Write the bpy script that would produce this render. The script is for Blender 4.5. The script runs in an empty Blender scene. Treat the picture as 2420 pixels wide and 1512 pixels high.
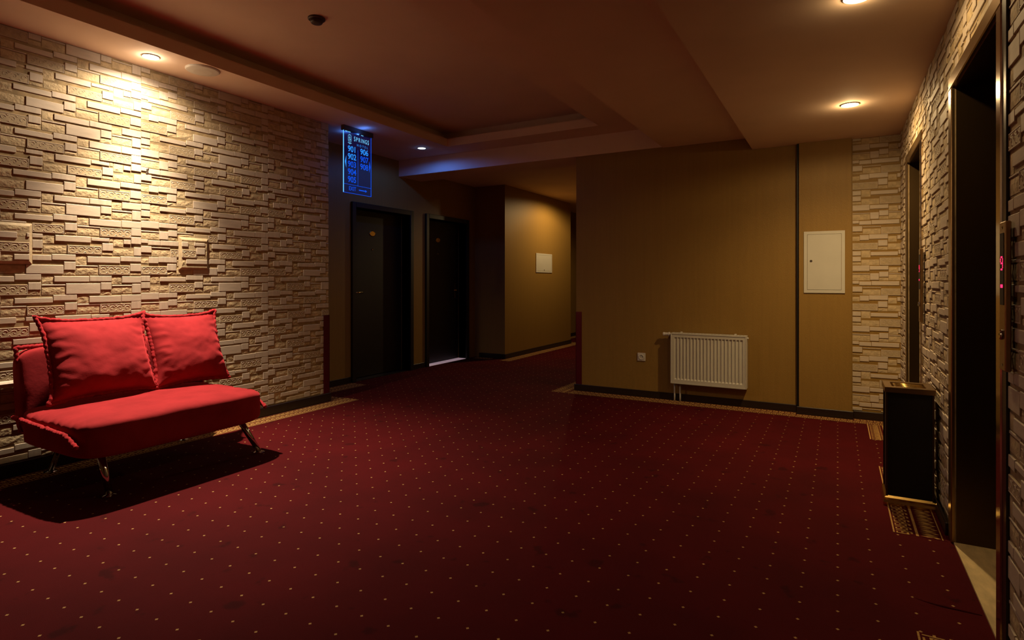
import bpy, bmesh, math, random
from mathutils import Vector, Matrix, noise
random.seed(7)
SC = bpy.context.scene
COL = SC.collection

# ---------------------------------------------------------------- camera, light, exposure
cd = bpy.data.cameras.new('camera'); cam = bpy.data.objects.new('camera', cd); COL.objects.link(cam)
cam.location = (0, 0, 1.2); cam.rotation_euler = (math.pi/2, 0, 0.5115)
cd.sensor_width = 36; cd.lens = 1371/2420*36; cd.shift_y = -94/2420; cd.clip_start = .02
SC.camera = cam
SC.view_settings.view_transform = 'Standard'; SC.view_settings.look = 'None'
SC.view_settings.exposure = 0.0; SC.view_settings.gamma = 1.0
SC.view_settings.use_curve_mapping = False
w = bpy.data.worlds.new('world'); SC.world = w; w.use_nodes = True
w.node_tree.nodes['Background'].inputs[0].default_value = (0.02, 0.015, 0.012, 1)
w.node_tree.nodes['Background'].inputs[1].default_value = 0.05

WARM = (1.0, .70, .33)
def spot(name, loc, power, color, angle, blend, rad=.03, aim=(0, 0, -1)):
    l = bpy.data.lights.new(name, 'SPOT'); l.energy = power; l.color = color
    l.spot_size = math.radians(angle); l.spot_blend = blend; l.shadow_soft_size = rad
    o = bpy.data.objects.new(name, l); COL.objects.link(o); o.location = loc
    o.rotation_euler = Vector(aim).to_track_quat('-Z', 'Y').to_euler(); return o
def disk(name, loc, power, color, size=.09, spread=170):
    l = bpy.data.lights.new(name, 'AREA'); l.shape = 'DISK'; l.size = size; l.energy = power; l.color = color
    l.spread = math.radians(spread)
    o = bpy.data.objects.new(name, l); COL.objects.link(o); o.location = loc; return o
L1 = (-4.15, 2.28); L2 = (-4.25, 5.41); L3 = (.075, 4.70); L4 = (.075, 2.93); L5 = (-3.66, 9.0)
def glow(name, loc, power, color):      # added point light under a lamp, to make the ceiling round it glow
    l = bpy.data.lights.new(name, 'POINT'); l.energy = power; l.color = color; l.shadow_soft_size = .012
    o = bpy.data.objects.new(name, l); COL.objects.link(o); o.location = loc
W1 = (1, .81, .57)
spot('lamp_light', (L1[0], L1[1], 2.725), 60, W1, 160, .6)
spot('lamp_light', (L1[0], L1[1], 2.725), 620, W1, 86, 1.0, aim=(.20, 0, -.98))
spot('lamp_light', (L2[0], L2[1], 2.735), 13, (.05, .20, 1), 174, .3)
spot('lamp_light', (L3[0], L3[1], 2.415), 135, WARM, 146, 1.0)
spot('lamp_light', (L3[0], L3[1], 2.41), 18, WARM, 174, .25)
spot('lamp_light', (L4[0], L4[1], 2.41), 12, WARM, 174, .25)
spot('lamp_light', (L4[0], L4[1], 2.415), 6, WARM, 146, 1.0)
spot('lamp_light', (L5[0], L5[1], 2.635), 80, WARM, 170, .4)
glow('lamp_glow', (L1[0], L1[1], 2.715), 1.4, W1)
glow('lamp_glow', (L2[0], L2[1], 2.722), .08, (.12, .36, 1))
glow('lamp_glow', (L3[0], L3[1], 2.395), 2.0, WARM)
glow('lamp_glow', (L4[0], L4[1], 2.395), 1.0, WARM)

# ---------------------------------------------------------------- materials
def mat(name, color, rough=.6, metal=0.0, spec=.5, emit=None, estr=0, bump=None, vary=None, trans=0, coat=0, sheen=0):
    m = bpy.data.materials.new(name); m.use_nodes = True; nt = m.node_tree
    b = nt.nodes['Principled BSDF']
    b.inputs['Base Color'].default_value = (*color, 1); b.inputs['Roughness'].default_value = rough
    b.inputs['Metallic'].default_value = metal; b.inputs['Specular IOR Level'].default_value = spec
    b.inputs['Transmission Weight'].default_value = trans
    b.inputs['Coat Weight'].default_value = coat
    if sheen:
        b.inputs['Sheen Weight'].default_value = sheen; b.inputs['Sheen Roughness'].default_value = .5
        b.inputs['Sheen Tint'].default_value = (1, .10, .12, 1)
    if emit:
        b.inputs['Emission Color'].default_value = (*emit, 1); b.inputs['Emission Strength'].default_value = estr
    tc = nt.nodes.new('ShaderNodeTexCoord')
    def tex(scale, detail=4, stretch=None, space='Object'):
        n = nt.nodes.new('ShaderNodeTexNoise'); n.inputs['Scale'].default_value = scale; n.inputs['Detail'].default_value = detail
        if stretch:
            mp = nt.nodes.new('ShaderNodeMapping'); mp.inputs['Scale'].default_value = stretch
            nt.links.new(tc.outputs[space], mp.inputs[0]); nt.links.new(mp.outputs[0], n.inputs[0])
        else:
            nt.links.new(tc.outputs[space], n.inputs[0])
        return n
    if vary:   # (scale, amount, stretch)
        n = tex(vary[0], 5, vary[2] if len(vary) > 2 else None)
        r = nt.nodes.new('ShaderNodeMapRange'); r.inputs[1].default_value = .3; r.inputs[2].default_value = .7
        r.inputs[3].default_value = 1-vary[1]; r.inputs[4].default_value = 1+vary[1]
        nt.links.new(n.outputs[0], r.inputs[0])
        mx = nt.nodes.new('ShaderNodeMix'); mx.data_type = 'RGBA'; mx.blend_type = 'MULTIPLY'; mx.inputs[0].default_value = 1
        mx.inputs[6].default_value = (*color, 1); nt.links.new(r.outputs[0], mx.inputs[7])
        nt.links.new(mx.outputs[2], b.inputs['Base Color'])
    if bump:   # (scale, strength, distance, stretch)
        n = tex(bump[0], 6, bump[3] if len(bump) > 3 else None)
        bp = nt.nodes.new('ShaderNodeBump'); bp.inputs['Strength'].default_value = bump[1]; bp.inputs['Distance'].default_value = bump[2]
        nt.links.new(n.outputs[0], bp.inputs['Height']); nt.links.new(bp.outputs[0], b.inputs['Normal'])
    return m
M = {}
M['stone_s'] = mat('smooth_stone', (.53, .43, .33), .6, vary=(9, .10, (1, 6, 1)), bump=(60, .15, .002, (1, 4, 1)))
M['stone_r'] = mat('rough_stone', (.50, .375, .215), .8, vary=(22, .25), bump=(38, .9, .006))
M['stone_c'] = mat('carved_stone', (.42, .315, .185), .7, vary=(30, .15), bump=(60, .3, .003))
M['stone_back'] = mat('stone_joint', (.33, .23, .115), .9, vary=(20, .3))
M['brown'] = mat('brown_wallpaper', (.27, .155, .036), .5, spec=.30, vary=(14, .04, (3, 3, .12)), bump=(260, .55, .003, (1, 1, .35)))
M['ceil'] = mat('ceiling_paint', (.73, .54, .41), .85, vary=(2.5, .04), bump=(160, .06, .001))
M['dark'] = mat('dark_baseboard', (.018, .010, .007), .35, vary=(20, .2, (1, 1, 8)))
M['door'] = mat('dark_door_wood', (.008, .004, .0026), .5, vary=(12, .25, (6, 6, .5)), bump=(60, .08, .001, (4, 4, .3)))
M['white'] = mat('white_enamel', (.55, .52, .45), .35, vary=(6, .03))
M['plastic'] = mat('white_plastic', (.60, .56, .50), .4, vary=(6, .02))
M['black'] = mat('black_paint', (.004, .004, .004), .5, vary=(9, .2))
M['blackhole'] = mat('dark_recess', (.01, .008, .006), .9, vary=(9, .2))
M['bronze'] = mat('bronze_metal', (.30, .19, .09), .28, metal=.9, vary=(8, .08, (1, 1, .1)), bump=(90, .05, .0006, (1, 1, .05)))
M['bronze_dark'] = mat('dark_bronze_panel', (.085, .050, .020), .36, metal=.85, vary=(8, .10, (1, 1, .1)))
M['steel'] = mat('polished_steel', (.55, .47, .38), .16, metal=1, vary=(8, .04))
M['chrome'] = mat('chrome', (.60, .60, .60), .07, metal=1, vary=(8, .02))
M['brass'] = mat('brass', (.62, .42, .14), .22, metal=1, vary=(20, .08))
M['marble'] = mat('marble_sill', (.62, .46, .22), .4, vary=(9, .22, (3, 1, 1)))
M['suede'] = mat('red_suede', (.235, .016, .020), .9, spec=.08, sheen=.35, vary=(7, .14), bump=(14, .22, .012))
M['suede_trim'] = mat('red_suede_trim', (.27, .017, .022), .9, spec=.08, sheen=.35, vary=(30, .2), bump=(45, .5, .006))
M['guard'] = mat('red_plastic_guard', (.09, .005, .014), .25, spec=.6, vary=(6, .1))
M['sensor'] = mat('brown_plastic', (.06, .04, .03), .5, vary=(10, .1))
M['red_led'] = mat('red_led', (.3, 0, .01), .5, emit=(1, .02, .10), estr=2.2)
M['lamp_w'] = mat('lamp_glass_white', (1, 1, 1), .5, emit=(1, .95, .86), estr=14)
M['lamp_y'] = mat('lamp_glass_warm', (1, 1, 1), .5, emit=(1, .86, .60), estr=9)
M['lamp_b'] = mat('lamp_glass_blue', (1, 1, 1), .5, emit=(.62, .84, 1), estr=3)
M['carpet_b'] = mat('carpet_border_red', (.07, .004, .005), .95, spec=.1, vary=(40, .2), bump=(300, .5, .003))
M['carpet_g'] = mat('carpet_border_gold', (.46, .27, .085), .95, spec=.1, vary=(60, .2), bump=(300, .5, .003))
M['acrylic'] = mat('clear_acrylic', (.6, .75, 1), .02, trans=1, emit=(0, .03, .5), estr=.032)  # weak blue emission stands in for LED light scattered inside the pane
M['acrylic'].node_tree.nodes['Principled BSDF'].inputs['IOR'].default_value = 1.02
M['neon'] = mat('blue_engraving', (.02, .1, .4), .5, emit=(.003, .10, .9), estr=.8)
M['neon_hi'] = mat('bright_blue_engraving', (.1, .3, .6), .5, emit=(.02, .30, 1), estr=.95)
M['neon_top'] = mat('cyan_engraving', (.2, .4, .6), .5, emit=(.16, .62, 1), estr=.9)
M['leak'] = mat('aluminium_threshold', (.75, .66, .70), .35, emit=(.62, .42, .48), estr=.35)  # pale strip glows weakly to stand in for light leaking under the door

def carpet_material():
    m = bpy.data.materials.new('red_carpet'); m.use_nodes = True; nt = m.node_tree; N = nt.nodes; L = nt.links
    b = N['Principled BSDF']; b.inputs['Roughness'].default_value = .95; b.inputs['Specular IOR Level'].default_value = .1
    tc = N.new('ShaderNodeTexCoord'); sp = N.new('ShaderNodeSeparateXYZ'); L.new(tc.outputs['Object'], sp.inputs[0])
    def math_(op, a, bb=None):
        n = N.new('ShaderNodeMath'); n.operation = op
        for i, v in enumerate((a, bb)):
            if v is None: continue
            if isinstance(v, (int, float)): n.inputs[i].default_value = v
            else: L.new(v, n.inputs[i])
        return n.outputs[0]
    P = .1237
    def cell(o, ph):
        f = math_('FRACT', math_('ADD', math_('DIVIDE', o, P), ph))
        return math_('ABSOLUTE', math_('SUBTRACT', f, .5))
    d = math_('ADD', cell(sp.outputs[0], 100.5), cell(sp.outputs[1], 100.0))
    mask = math_('LESS_THAN', d, .052)
    n1 = N.new('ShaderNodeTexNoise'); n1.inputs['Scale'].default_value = 2.2; n1.inputs['Detail'].default_value = 6; L.new(tc.outputs['Object'], n1.inputs[0])
    n2 = N.new('ShaderNodeTexNoise'); n2.inputs['Scale'].default_value = 7.5; n2.inputs['Detail'].default_value = 3; L.new(tc.outputs['Object'], n2.inputs[0])
    r1 = N.new('ShaderNodeMapRange'); r1.inputs[1].default_value = .3; r1.inputs[2].default_value = .7; r1.inputs[3].default_value = .82; r1.inputs[4].default_value = 1.15; L.new(n1.outputs[0], r1.inputs[0])
    r2 = N.new('ShaderNodeMapRange'); r2.inputs[1].default_value = .64; r2.inputs[2].default_value = .70; r2.inputs[3].default_value = 1; r2.inputs[4].default_value = .62; L.new(n2.outputs[0], r2.inputs[0])
    k = math_('MULTIPLY', r1.outputs[0], r2.outputs[0])
    mx = N.new('ShaderNodeMix'); mx.data_type = 'RGBA'; mx.inputs[6].default_value = (.062, .0022, .0034, 1); mx.inputs[7].default_value = (.42, .26, .10, 1); L.new(mask, mx.inputs[0])
    mm = N.new('ShaderNodeMix'); mm.data_type = 'RGBA'; mm.blend_type = 'MULTIPLY'; mm.inputs[0].default_value = 1; L.new(mx.outputs[2], mm.inputs[6]); L.new(k, mm.inputs[7])
    L.new(mm.outputs[2], b.inputs['Base Color'])
    n3 = N.new('ShaderNodeTexNoise'); n3.inputs['Scale'].default_value = 320; L.new(tc.outputs['Object'], n3.inputs[0])
    bp = N.new('ShaderNodeBump'); bp.inputs['Strength'].default_value = .4; bp.inputs['Distance'].default_value = .004; L.new(n3.outputs[0], bp.inputs['Height']); L.new(bp.outputs[0], b.inputs['Normal'])
    return m
M['carpet'] = carpet_material()

# ---------------------------------------------------------------- mesh helpers
class MB:
    def __init__(s): s.v = []; s.f = []; s.mi = []; s.cur = 0
    def poly(s, pts):
        k = len(s.v); s.v += [tuple(p) for p in pts]; s.f.append(tuple(range(k, k+len(pts)))); s.mi.append(s.cur)
    def box(s, x0, x1, y0, y1, z0, z1, c=0):
        """box; c chamfers every edge"""
        if x0 > x1: x0, x1 = x1, x0
        if y0 > y1: y0, y1 = y1, y0
        if z0 > z1: z0, z1 = z1, z0
        if c <= 0:
            k = len(s.v)
            s.v += [(x, y, z) for z in (z0, z1) for y in (y0, y1) for x in (x0, x1)]
            for f in ((0,2,3,1),(4,5,7,6),(0,1,5,4),(2,6,7,3),(0,4,6,2),(1,3,7,5)):
                s.f.append(tuple(k+i for i in f)); s.mi.append(s.cur)
            return
        bm = bmesh.new(); bmesh.ops.create_cube(bm, size=1)
        for v in bm.verts:
            v.co = Vector(((x0+x1)/2+v.co.x*(x1-x0), (y0+y1)/2+v.co.y*(y1-y0), (z0+z1)/2+v.co.z*(z1-z0)))
        bmesh.ops.bevel(bm, geom=list(bm.edges), offset=min(c, .45*min(x1-x0, y1-y0, z1-z0)), segments=1, affect='EDGES')
        s.add_bm(bm)
    def add_bm(s, bm, mtx=None):
        k = len(s.v); bm.verts.index_update()
        s.v += [tuple(mtx @ v.co if mtx else v.co) for v in bm.verts]
        for f in bm.faces: s.f.append(tuple(k+v.index for v in f.verts)); s.mi.append(s.cur)
        bm.free()
    def add_mesh(s, me, mtx=None):
        k = len(s.v); s.v += [tuple(mtx @ v.co if mtx else v.co) for v in me.vertices]
        for p in me.polygons: s.f.append(tuple(k+i for i in p.vertices)); s.mi.append(s.cur)
    def tube(s, pts, r, n=10, closed=False, cap=True):
        pts = [Vector(p) for p in pts]; m = len(pts); k = len(s.v); up = None
        rr = r if isinstance(r, (list, tuple)) else [r]*m
        for i, p in enumerate(pts):
            a = pts[(i-1) % m] if (closed or i > 0) else p
            b = pts[(i+1) % m] if (closed or i < m-1) else p
            t = (b-a).normalized()
            if up is None:
                up = Vector((0, 0, 1)) if abs(t.z) < .9 else Vector((1, 0, 0))
            e = (up-t*up.dot(t)).normalized(); up = e; q = t.cross(e)
            for j in range(n):
                an = 2*math.pi*j/n; s.v.append(tuple(p+(e*math.cos(an)+q*math.sin(an))*rr[i]))
        for i in range(m if closed else m-1):
            for j in range(n):
                a = k+i*n+j; b = k+i*n+(j+1) % n; c = k+((i+1) % m)*n+(j+1) % n; d = k+((i+1) % m)*n+j
                s.f.append((a, b, c, d)); s.mi.append(s.cur)
        if cap and not closed:
            s.f.append(tuple(k+j for j in range(n))[::-1]); s.mi.append(s.cur)
            s.f.append(tuple(k+(m-1)*n+j for j in range(n))); s.mi.append(s.cur)
    def lathe(s, prof, mtx=None, n=28):
        """prof: (r, z) list revolved about z"""
        k = len(s.v)
        for r, z in prof:
            for j in range(n):
                a = 2*math.pi*j/n; p = Vector((r*math.cos(a), r*math.sin(a), z)); s.v.append(tuple(mtx @ p if mtx else p))
        for i in range(len(prof)-1):
            for j in range(n):
                s.f.append((k+i*n+j, k+i*n+(j+1) % n, k+(i+1)*n+(j+1) % n, k+(i+1)*n+j)); s.mi.append(s.cur)
        s.f.append(tuple(k+j for j in range(n))[::-1]); s.mi.append(s.cur)
        s.f.append(tuple(k+(len(prof)-1)*n+j for j in range(n))); s.mi.append(s.cur)
    def mesh(s, name, mats, smooth=False):
        me = bpy.data.meshes.new(name); me.from_pydata(s.v, [], s.f)
        for m in (mats if isinstance(mats, (list, tuple)) else [mats]): me.materials.append(m)
        for p, i in zip(me.polygons, s.mi): p.material_index = i; p.use_smooth = smooth
        bm = bmesh.new(); bm.from_mesh(me); bmesh.ops.recalc_face_normals(bm, faces=bm.faces); bm.to_mesh(me); bm.free()
        return me
    def build(s, name, mats, parent=None, smooth=False):
        o = bpy.data.objects.new(name, s.mesh(name, mats, smooth)); COL.objects.link(o)
        if parent:
            o.parent = parent; o.matrix_parent_inverse = Matrix.Translation(-parent.location) if parent.type == 'EMPTY' else Matrix.Identity(4)
        return o
def bx(name, m, parent, *a, c=0):
    b = MB(); b.box(*a, c=c); return b.build(name, m, parent)
def thing(name, label, cat, loc, group=None):
    o = bpy.data.objects.new(name, None); COL.objects.link(o); o.location = loc; o.empty_display_size = .05
    o['label'] = label; o['category'] = cat
    if group: o['group'] = group
    return o
def tag(o, label, cat, group=None):
    o['label'] = label; o['category'] = cat
    if group: o['group'] = group
    return o
def struct(o, label, cat):
    o['kind'] = 'structure'; o['label'] = label; o['category'] = cat; return o
def frame(o, u, n):     # matrix with columns u, z, n at o
    u, n = Vector(u), Vector(n); z = Vector((0, 0, 1)); o = Vector(o)
    return Matrix(((u.x, z.x, n.x, o.x), (u.y, z.y, n.y, o.y), (u.z, z.z, n.z, o.z), (0, 0, 0, 1)))

# ---------------------------------------------------------------- room shell
XL, XD, XE, YR = -4.41, -4.97, .465, 5.87
YB, YF = -1.6, 14.0
fl = MB(); fl.box(-5.4, 1.2, YB-.1, YF+.1, -.08, 0)
floor = struct(fl.build('floor', M['carpet']), 'deep red carpet with a grid of small gold dots', 'floor')

def wall(name, boxes, m, label, parent=None):
    b = MB()
    for q in boxes: b.box(*q)
    return struct(b.build(name, m), label, 'wall')
wall_left = wall('wall_left', [(XL-.16, XL, YB, 4.13, 0, 2.8)], M['stone_back'], 'pale split-stone wall behind the red sofa, lit from above')
# corridor wall with the two room doors, in three piers and the lintels over the openings
D1 = (5.06, 6.06); D2 = (6.46, 7.40); DH = 2.06
wall_doors = wall('wall_doors', [(XD-.25, XD, 4.13, D1[0], 0, 2.85), (XD-.25, XD, D1[1], D2[0], 0, 2.85), (XD-.25, XD, D2[1], 7.67, 0, 2.85),
      (XD-.25, XD, D1[0], D1[1], DH, 2.85), (XD-.25, XD, D2[0], D2[1], DH, 2.85)], M['brown'], 'dark brown wallpapered wall holding the two room doors')
wall_recess = wall('wall_recess', [(XD-.25, XL-.162, 4.0, 4.128, 0, 2.85)], M['brown'], 'short return wall behind the end of the stone wall')
wall_corridor = wall('wall_corridor', [(XD-.25, -4.43, 7.67, 10.17, 0, 2.8)], M['brown'], 'ochre textured wall block with a small white hatch in the corridor')
wall_far = wall('wall_far', [(XD-.25, XD, 10.17, YF, 0, 2.8), (XD, 1.2, YF, YF+.12, 0, 2.8)], M['brown'], 'dark far walls at the end of the corridor')
wall_back = wall('wall_back', [(-2.49, XE+.6, YR, YR+.18, 0, 2.75), (-2.49, -2.33, YR+.18, YF, 0, 2.75)], M['brown'], 'brown wallpapered wall behind the white radiator')
wall_pilaster = wall('wall_pilaster', [(-.303, .104, 5.805, YR-.001, 0, 2.43)], M['brown'], 'ochre wallpapered pilaster carrying the white access panel')
wall_near = wall('wall_near', [(-5.4, 1.2, YB-.12, YB, 0, 2.95)], M['brown'], 'brown wall behind the viewpoint')
E1 = (2.43, 3.29); E2 = (4.465, 5.27); EH = 2.08
wall_right = wall('wall_right', [(XE, XE+.5, YB, E1[0], 0, 2.5), (XE, XE+.5, E1[1], E2[0], 0, 2.5), (XE, XE+.5, E2[1], YR-.001, 0, 2.5),
      (XE, XE+.5, E1[0], E1[1], EH, 2.5), (XE, XE+.5, E2[0], E2[1], EH, 2.5), (XE+.5, XE+.6, YB, YR-.001, 0, 2.5)], M['stone_back'], 'pale split-stone wall around the two elevator openings')
bx('trim_1', M['black'], None, -.322, -.304, 5.83, YR-.001, 0, 2.43)  # black strip put in for the dark gap beside the pilaster
struct(bpy.data.objects['trim_1'], 'black vertical strip between brown wall and ochre pilaster', 'trim')

# ceilings
TX0, TX1, TY0, TY1 = -3.95, -2.09, -.9, 5.50
b = MB()
b.box(-5.4, TX0, YB, YR, 2.75, 2.84); b.box(TX1, -1.45, YB, YR, 2.75, 2.84)
b.box(TX0, TX1, TY1, YR, 2.75, 2.84); b.box(TX0, TX1, YB, TY0, 2.75, 2.84)
ceiling = struct(b.build('ceiling', M['ceil']), 'plastered soffit border around the sunken tray, pinkish by the sofa', 'ceiling')
b = MB(); g = .16
b.box(TX0-g-.05, TX1+g+.05, TY0-g-.05, TY1+g+.05, 2.955, 3.02)
b.box(TX0-g-.05, TX0-g, TY0-g, TY1+g, 2.84, 2.955); b.box(TX1+g, TX1+g+.05, TY0-g, TY1+g, 2.84, 2.955)
b.box(TX0-g, TX1+g, TY1+g, TY1+g+.05, 2.84, 2.955); b.box(TX0-g, TX1+g, TY0-g-.05, TY0-g, 2.84, 2.955)
ceiling_tray = struct(b.build('ceiling_tray', M['ceil']), 'upper ceiling inside the recessed tray, dark cove gap round it', 'ceiling')
b = MB(); b.box(-5.2, -1.54, 5.85, 6.30, 2.545, 2.86); b.box(-1.54, -.70, YB, 5.868, 2.54, 2.86)
ceiling_beam = struct(b.build('ceiling_beam', M['ceil']), 'plastered beams crossing over the corridor mouth and along the hall', 'ceiling')
b = MB(); b.box(-.70, 1.2, YB, 5.868, 2.43, 2.86)
ceiling_lower = struct(b.build('ceiling_lower', M['ceil']), 'lowest soffit in front of the elevators with warm downlights', 'ceiling')
b = MB(); b.box(-5.2, -2.3, 6.30, YF, 2.66, 2.86)
ceiling_corridor = struct(b.build('ceiling_corridor', M['ceil']), 'corridor ceiling glowing ochre beyond the beam', 'ceiling')

# baseboards
def base(name, q, label):
    return struct(bx(name, M['dark'], None, *q, c=.003), label, 'baseboard')
base('baseboard_left', (XL+.011, XL+.026, YB, 4.145, 0, .085), 'dark baseboard under the stone wall by the sofa')
base('baseboard_recess', (XD+.001, XD+.014, 4.145, 4.99, 0, .07), 'dark baseboard left of the first room door')
base('baseboard_doors', (XD+.001, XD+.014, 6.12, 6.39, 0, .07), 'dark baseboard between the two room doors')
base('baseboard_nook', (XD+.08, -4.415, 7.655, 7.669, 0, .07), 'dark baseboard at the dark corner beyond the second door')
base('baseboard_corridor', (-4.429, -4.415, 7.669, 10.18, 0, .07), 'dark baseboard under the ochre corridor wall')
base('baseboard_far', (XD+.001, XD+.014, 10.18, YF, 0, .07), 'dark baseboard deep in the corridor')
base('baseboard_back', (-2.51, -.324, YR-.016, YR-.001, 0, .068), 'dark baseboard under the radiator wall')
base('baseboard_pilaster', (-.322, .118, 5.790, 5.804, 0, .068), 'dark baseboard at the foot of the pilaster')
base('baseboard_corner', (.119, XE-.012, YR-.030, YR-.014, 0, .068), 'dark baseboard under the stone strip by the elevators')
base('baseboard_right', (XE-.024, XE-.012, 3.38, 4.37, 0, .06), 'dark baseboard between the two elevators')

# ---------------------------------------------------------------- split stone cladding: one wallpaper-like repeat, 1.076 m x 0.524 m
F, YAW, HZ = 1371., .5115, 662.
def on_left(px, py, X=XL):     # survey of the photograph: a point of the left wall
    l = (px-1210)/F; v = -(py-HZ)/F; r = (-math.sin(YAW)+l*math.cos(YAW), math.cos(YAW)+l*math.sin(YAW), v); t = X/r[0]
    return r[1]*t, 1.2+r[2]*t
A = lambda x, y: (320+x/7.56, 390+y/7.56)
B = lambda x, y: (470+x/7.2, 410+y/7.2)
STRIP, REP, U0 = 1.076, .524, 2.353
RAW = [('s',A,75,30,A,222,118),('r',A,75,120,A,215,150),('s',A,225,65,A,447,183),('s',A,451,95,A,920,255),('s',A,925,168,A,1030,195),('r',A,922,195,A,1022,245),
('s',A,1027,193,A,1220,280),('s',A,72,150,A,282,295),('r',A,72,300,A,288,350),('l',A,288,195,A,620,262),('r',A,292,245,A,612,400),('c',A,617,268,A,1066,470),
('l',A,925,250,A,1218,290),('s',A,1070,288,A,1220,428),('r',A,1070,430,A,1218,487),('l',A,70,335,A,235,372),('r',A,72,372,A,232,482),('s',A,235,365,A,406,498),
('s',A,408,380,A,735,520),('r',A,235,495,A,562,545),('c',A,66,512,A,562,716),('s',A,565,523,A,727,662),('r',A,567,662,A,727,738),('l',A,735,440,A,1218,490),('r',A,737,470,A,877,600),
('s',A,884,478,B,177,438),('l',A,732,590,A,1025,642),('r',A,732,618,A,1022,765),('s',A,1028,640,B,308,634),('s',B,179,350,B,441,462),('s',B,312,468,B,441,594),('r',B,312,596,B,441,662),
('r',B,445,395,B,564,540),('s',B,568,420,B,936,550),('s',B,939,455,B,1178,555),('l',B,444,530,B,690,575),('r',B,446,555,B,692,684),('c',B,697,555,B,1048,722),('s',B,1050,570,B,1174,688),('r',B,1050,690,B,1174,742),
('s',A,70,685,A,258,802),('s',A,88,804,A,257,925),('r',A,92,927,A,260,992),('r',A,264,695,A,432,858),('l',A,562,722,A,900,768),('s',A,435,745,A,897,870),('s',A,903,763,A,1202,877),
('l',A,262,858,A,590,902),('r',A,265,885,A,588,1032),('c',A,592,882,A,1052,1076),('s',A,1054,898,A,1200,1016),('r',A,1054,1018,A,1200,1090),
('r',B,72,632,B,201,760),('s',B,204,655,B,591,770),('s',B,594,690,B,841,790),('l',B,68,752,B,331,798),('r',B,72,785,B,329,915),('s',B,333,768,B,714,945),('s',B,718,795,B,838,905),('r',B,718,907,B,840,978),
('r',B,844,735,B,953,840),('s',B,956,735,B,1178,845),('l',B,845,842,B,1070,882),('r',B,846,868,B,1067,978),('s',B,1070,850,B,1170,985),
('s',A,93,993,A,416,1140),('s',A,419,1033,A,742,1140),('r',A,93,1143,A,742,1185),('l',A,745,1065,A,1195,1100),('r',A,747,1090,A,897,1205),('s',A,900,1105,B,191,1012),('s',B,195,910,B,456,1006),
('l',A,88,1165,A,421,1208),('r',A,88,1192,A,421,1332),('s',A,425,1185,A,581,1335),('s',A,584,1165,A,742,1282),('r',A,584,1284,A,742,1350),('l',A,745,1205,A,1036,1245),('r',A,745,1232,A,1036,1364),
('c',A,1040,1237,B,317,1182),('s',B,321,1030,B,456,1140),('r',B,323,1142,B,454,1192),('r',B,460,945,B,587,1060),('s',B,590,968,B,948,1082),('s',B,951,990,B,1178,1098),('l',B,460,1060,B,712,1100),('r',B,460,1088,B,706,1206),
('c',B,709,1088,B,1062,1232),('s',B,1062,1092,B,1180,1202),
('r',B,85,75,B,212,215),('s',B,216,95,B,609,236),('s',B,613,165,B,816,241),('r',B,820,190,B,858,248),('r',B,862,202,B,972,330),('s',B,975,228,B,1056,302),('s',B,1060,198,B,1180,312),
('l',B,88,205,B,355,240),('r',B,90,222,B,347,355),('c',B,350,243,B,732,412),('l',B,320,200,B,730,255),('s',B,735,255,B,858,375),('r',B,735,377,B,852,432),('l',B,860,318,B,1090,352),('r',B,860,342,B,1087,462),('s',B,1090,345,B,1176,472)]
UNIT = []
for k, fa, x0, y0, fb, x1, y1 in RAW:
    a = on_left(*fa(x0, y0)); c = on_left(*fb(x1, y1))
    UNIT.append((k, max(0, a[0]-U0), min(STRIP, c[0]-U0), c[1], a[1]))
DEP = {'s': (.0048, .0058), 'r': (.0018, .0024), 'c': (.0042, .0047), 'l': (.0034, .0040)}
rs = random.Random(3); UD = [rs.uniform(*DEP[k[0]]) for k in UNIT]
SLOT = {'s': ('stone_s',), 'l': ('stone_s',), 'r': ('stone_r',), 'c': ('stone_c', 'stone_s')}
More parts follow.
